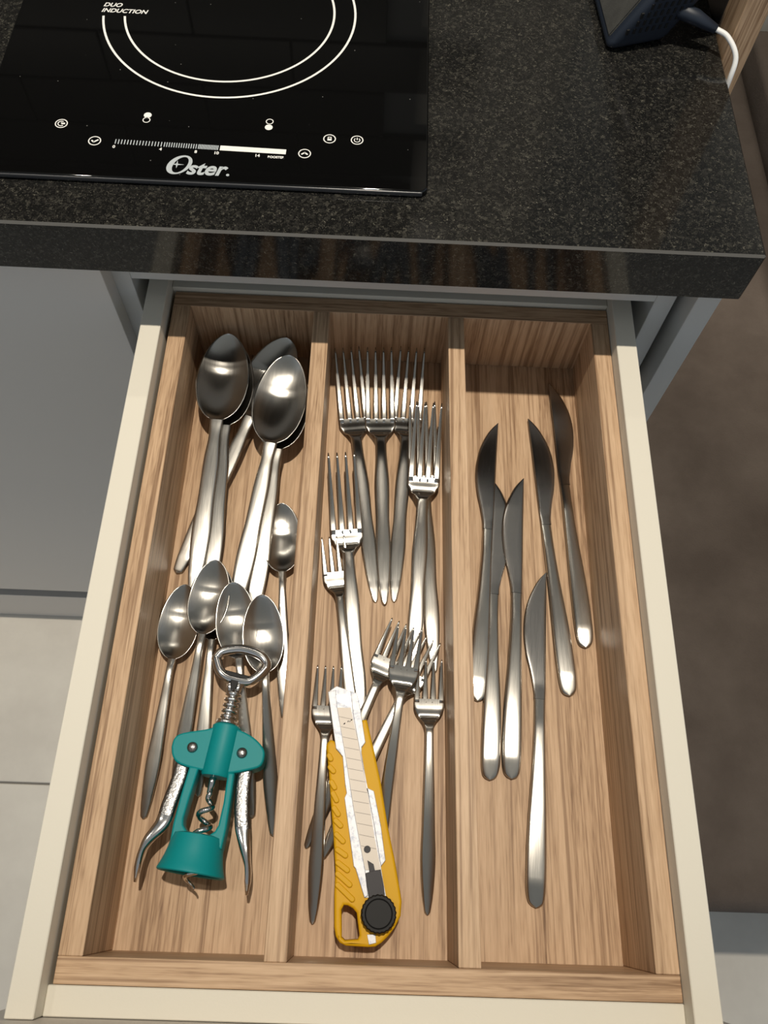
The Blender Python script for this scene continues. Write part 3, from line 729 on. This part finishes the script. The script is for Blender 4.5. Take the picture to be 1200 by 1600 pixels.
for x, y in K['rivets']:
    bm = bmesh.new(); bmesh.ops.create_uvsphere(bm, u_segments=24, v_segments=12, radius=.0034)
    for v in bm.verts: v.co = Vector((v.co.x+x, v.co.y+y, v.co.z*.62+.0064))
    link('rivet', bm_mesh(bm, 'rivet', True), M['rough_chrome'], cs)
def lever(path, side):
    P = catmull(path, 40); bm = bmesh.new(); rings = []
    for i, (x, y) in enumerate(P):
        s = i/39; a = P[max(0, i-1)]; b = P[min(39, i+1)]; d = Vector((b[0]-a[0], b[1]-a[1], 0)).normalized(); n = Vector((-d.y, d.x, 0))
        w = .0047 if s < .55 else .0047-.0028*min(1, (s-.55)/.25); w = w if s < .93 else w*(1-.6*(s-.93)/.07)
        th = .0026 if s < .55 else .0026+.0022*math.sin(math.pi*min(1, (s-.55)/.45)); th = th if s < .93 else th*(1-.5*(s-.93)/.07)
        zc = .0005 - .0050*max(0, s-.5)*2
        ring = []
        for j in range(14):
            a2 = 2*math.pi*j/14; ca, sa = math.cos(a2), math.sin(a2)
            ca = math.copysign(abs(ca)**.6, ca); sa = math.copysign(abs(sa)**.6, sa)
            ring.append(bm.verts.new(Vector((x, y, zc))+n*w*ca+Vector((0,0,1))*th*sa))
        rings.append(ring)
    for i in range(39):
        for j in range(14): bm.faces.new((rings[i][j], rings[i][(j+1) % 14], rings[i+1][(j+1) % 14], rings[i+1][j]))
    bm.faces.new(rings[0][::-1]); bm.faces.new(rings[-1])
    o = link('lever', bm_mesh(bm, 'lever', True), M['rough_chrome'], cs); o.data.materials.append(M['chrome'])
    for p in o.data.polygons:
        if p.center.y < .028: p.material_index = 1
lever([(-.0190,.0660)]+[tuple(p) for p in K['leverL'][0:]], -1)
lever([(.0160,.0670)]+[tuple(p) for p in K['leverR'][0:]], 1)

# ---------------------------------------------------------------- box cutter
Cc = DATA['cutter']
bc = thing('box_cutter', 'yellow snap-off box cutter with black wheel lock lying on the dessert forks', 'cutter', (Cc['o'][0], Cc['o'][1], Cc['o'][2]+Z0), (0, 0, Cc['ang']))
link('body', prism_mesh('body', Cc['body'], [Cc['hole']], -.0135, 0, .0016, 3), M['yellow'], bc)
link('blade_sheath', prism_mesh('blade_sheath', Cc['sheath'], [], -.0020, .0008, .0002), M['zinc'], bc)
link('sheath_rail', prism_mesh('sheath_rail', Cc['railL'], [], .0008, .0020, .0004), M['zinc'], bc)
link('sheath_rail', prism_mesh('sheath_rail', Cc['railR'], [], .0008, .0020, .0004), M['zinc'], bc)
bl = link('snap_blade', prism_mesh('snap_blade', Cc['blade'], [], .0008, .0013, 0), M['snap_blade'], bc)
B = Cc['blade']
left = [B[0], B[10], B[9], B[8], B[7]]; right = [B[1], B[2], B[3], B[4], B[5], B[6]]
def along(poly, y):
    p = sorted(poly, key=lambda q: q[1]); return float(np.interp(y, [q[1] for q in p], [q[0] for q in p]))
ytop = B[0][1]; k = 0; y = ytop-.006
while y > B[7][1]+.012:
    xl = along(left, y)+.0003; xr = along(right, y-.0035)-.0003
    bm = bmesh.new(); bm.faces.new([bm.verts.new((a, b, .00134)) for a, b in ((xl, y), (xr, y-.0035), (xr, y-.0032), (xl, y+.0003))])
    me = bpy.data.meshes.new('score_line'); bm.to_mesh(me); bm.free(); link('score_line', me, M['score'], bl); y -= .0066
# printed scribble near the blade's tip
bm = bmesh.new()
for dx, dy, w in ((0, 0, .0012), (.0028, .0008, .0008), (.0040, .0006, .0006), (.0050, .0012, .0010)):
    x = along(left, ytop-.010)+.0022+dx; yy = ytop-.0115+dy*1.2
    bm.faces.new([bm.verts.new((a, b, .00138)) for a, b in ((x, yy), (x+w, yy+.0002), (x+w+.0002, yy+.0010), (x+.0003, yy+.0008))])
me = bpy.data.meshes.new('print_mark'); bm.to_mesh(me); bm.free(); link('print_mark', me, M['black_plastic'], bl)
link('blade_window', prism_mesh('blade_window', Cc['blade_window'], [], .0007, .0010, 0), M['chrome'], bc)
sl = link('slider', prism_mesh('slider', Cc['slider'], [], .0012, .0040, .0004), M['dark_plastic'], bc)
link('slider_tongue', prism_mesh('slider_tongue', Cc['tongue'], [], .0013, .0024, .0001), M['dark_plastic'], sl)
link('clip', prism_mesh('clip', Cc['foot'], [], -.0005, .0012, .0002), M['zinc'], bc)
bm = bmesh.new(); wx, wy, wr = Cc['wheel']; prof = []; N = 96
rings = []
for r, z in ((.0001, .0092), (wr*.70, .0092), (wr*.74, .0088), (wr*.78, .0094), (wr*.92, .0094), (wr, .0082), (wr, .0030), (wr*.9, .0022)):
    ring = []
    for j in range(N):
        a = 2*math.pi*j/N; rr = r
        if r > wr*.9: rr = r*(1-.045*(.5+.5*math.cos(a*24)))
        ring.append(bm.verts.new((wx+rr*math.cos(a), wy+rr*math.sin(a), z)))
    rings.append(ring)
for i in range(len(rings)-1):
    for j in range(N): bm.faces.new((rings[i][j], rings[i+1][j], rings[i+1][(j+1) % N], rings[i][(j+1) % N]))
bm.faces.new(rings[-1])
wh = link('lock_wheel', bm_mesh(bm, 'lock_wheel', True), M['black_plastic'], bc); wh.modifiers.new('edges', 'EDGE_SPLIT').split_angle = math.radians(40)
bm = bmesh.new(); bmesh.ops.create_cone(bm, cap_ends=True, segments=28, radius1=.0021, radius2=.0019, depth=.0008)
for v in bm.verts: v.co += Vector((Cc['rivet'][0], Cc['rivet'][1], .0017))
link('rivet', bm_mesh(bm, 'rivet'), M['dark_plastic'], bc)
for (xa, ya), (xb, yb) in Cc['ribs']:
    a = Vector((xa, ya)); b = Vector((xb, yb)); d = (b-a).normalized(); L = (b-a).length; n = Vector((-d.y, d.x)); w = .0017
    out = []
    for c, s0 in ((a+d*w, math.pi/2), (b-d*w, -math.pi/2)):
        for k in range(7):
            t = s0+math.pi*k/6; v = d*math.cos(t)*w + n*math.sin(t)*w; out.append((c.x+v.x, c.y+v.y))
    link('grip_rib', prism_mesh('grip_rib', out, [], -.0006, .0014, .0007, 3), M['yellow'], bc)

# ---------------------------------------------------------------- on the counter, right
dv = thing('vented_device', 'dark rounded device with slotted navy side at the back of the counter', 'device', (.3135, .6055, Z0+ZT))
P0 = Vector((0,0,.001)); c = Vector((.0460,.0165,0)); d = Vector((-.012,.150,0)); u = Vector((.040,.004,.070))
bm = bmesh.new(); V = [bm.verts.new(v) for v in (P0, P0+c, P0+c+d, P0+d, P0+u, P0+u+c, P0+u+c+d, P0+u+d)]
for f in ((3,2,1,0), (4,5,6,7), (0,1,5,4), (1,2,6,5), (2,3,7,6), (3,0,4,7)): bm.faces.new([V[i] for i in f])
bmesh.ops.bevel(bm, geom=bm.edges[:], offset=.007, segments=4, affect='EDGES', profile=.5)
hs = link('housing', bm_mesh(bm, 'housing', True), M['navy'], dv)
n1 = (d.cross(u)).normalized(); 
if n1.x > 0: n1 = -n1
bm = bmesh.new(); V = []
for s, t in ((.06,.10), (.94,.10), (.94,.92), (.06,.92)):
    V.append(P0 + d*s + u*t)
ring = [bm.verts.new(v+n1*.0012) for v in V]; ring2 = [bm.verts.new(v-n1*.002) for v in V]
bm.faces.new(ring); bm.faces.new(ring2[::-1])
for i in range(4): bm.faces.new((ring[i], ring2[i], ring2[(i+1) % 4], ring[(i+1) % 4]))
bmesh.ops.bevel(bm, geom=bm.edges[:], offset=.0009, segments=2, affect='EDGES')
link('face_panel', bm_mesh(bm, 'face_panel'), M['device_grey'], dv)
bm = bmesh.new(); du = d.normalized(); uu = (u-du*u.dot(du)).normalized(); cen = P0+d*.42+u*.60+n1*.0016
tube_bm(bm, [cen+du*.017*math.cos(a)+uu*.017*math.sin(a) for a in [2*math.pi*i/40 for i in range(40)]], .0022, 8, closed=True)
link('dial_ring', bm_mesh(bm, 'dial_ring', True), M['device_grey'], dv)
bm = bmesh.new(); nn = c.cross(u).normalized(); nn = nn if nn.y < 0 else -nn
for r in range(8):
    for q in range(7):
        s = .10+.105*q+(.05 if r % 2 else 0); t = .22+.085*r
        o = P0+c*s+u*t+nn*.0001; e = c.normalized(); w = (u-e*u.dot(e)).normalized()
        pts = [o-w*.0020-e*.0010, o-w*.0020+e*.0010, o+w*.0020+e*.0010, o+w*.0020-e*.0010]
        a = [bm.verts.new(p+nn*.0002) for p in pts]; b = [bm.verts.new(p-nn*.001) for p in pts]
        bm.faces.new(a)
        for i in range(4): bm.faces.new((a[i], b[i], b[(i+1) % 4], a[(i+1) % 4]))
o = link('vent_slots', bm_mesh(bm, 'vent_slots'), M['black_plastic'], dv); o['kind'] = 'stuff'
bm = bmesh.new(); tube_bm(bm, [(.045,.0200,.026), (.062,.0150,.022), (.0775,.0095,.0175)], [.0062,.0052,.0030], 12)
link('plug_collar', bm_mesh(bm, 'plug_collar', True), M['navy'], dv)
cpts = catmull([(.3905,.6150,ZT+.0180), (.3990,.6085,ZT+.0165), (.4062,.5985,ZT+.0090), (.4062,.5920,ZT-.004), (.4060,.5905,ZT-.030), (.4062,.592,ZT-.09)], 40)
org = Vector((.4062, .5905, Z0+ZT-.09)); bm = bmesh.new(); tube_bm(bm, [Vector(p)+Vector((0,0,Z0))-org for p in cpts], .0019, 10)
cb_ = link('charging_cable', bm_mesh(bm, 'charging_cable', True), M['white_cable']); cb_.location = org
tag(cb_, 'white cable from the dark device hanging over the counter edge', 'cable')


# ---------------------------------------------------------------- sofa to the right
sf = thing('sofa', 'brown suede sofa standing right of the kitchen counter', 'sofa', (.62, .70, 0))
def soft(name, lo, hi, bev, wr):
    lo = Vector(lo)+Vector((0,0,Z0)); hi = Vector(hi)+Vector((0,0,Z0)); bm = bmesh.new(); add_box(bm, lo-base(sf), hi-base(sf), bev, 5)
    o = link(name, bm_mesh(bm, name, True), M['suede'], sf); return o
soft('seat_cushion', (.425, .044, -.52), (.762, 1.385, -.40), .022, 0)
soft('base', (.425, .060, -.72), (.765, 1.385, -.521), .012, 0)
soft('back_cushion', (.763, .050, -.52), (.801, 1.380, -.36), .012, 0)
soft('backrest', (.802, .044, -.72), (.95, 1.385, -.02), .03, 0)
for x, y in ((.46,.10), (.88,.10), (.46,1.33), (.88,1.33)):
    bm = bmesh.new(); bmesh.ops.create_cone(bm, cap_ends=True, segments=20, radius1=.018, radius2=.024, depth=.0694)
    for v in bm.verts: v.co += Vector((x, y, Z0-.7552))-base(sf)
    link('leg', bm_mesh(bm, 'leg'), M['black_plastic'], sf)
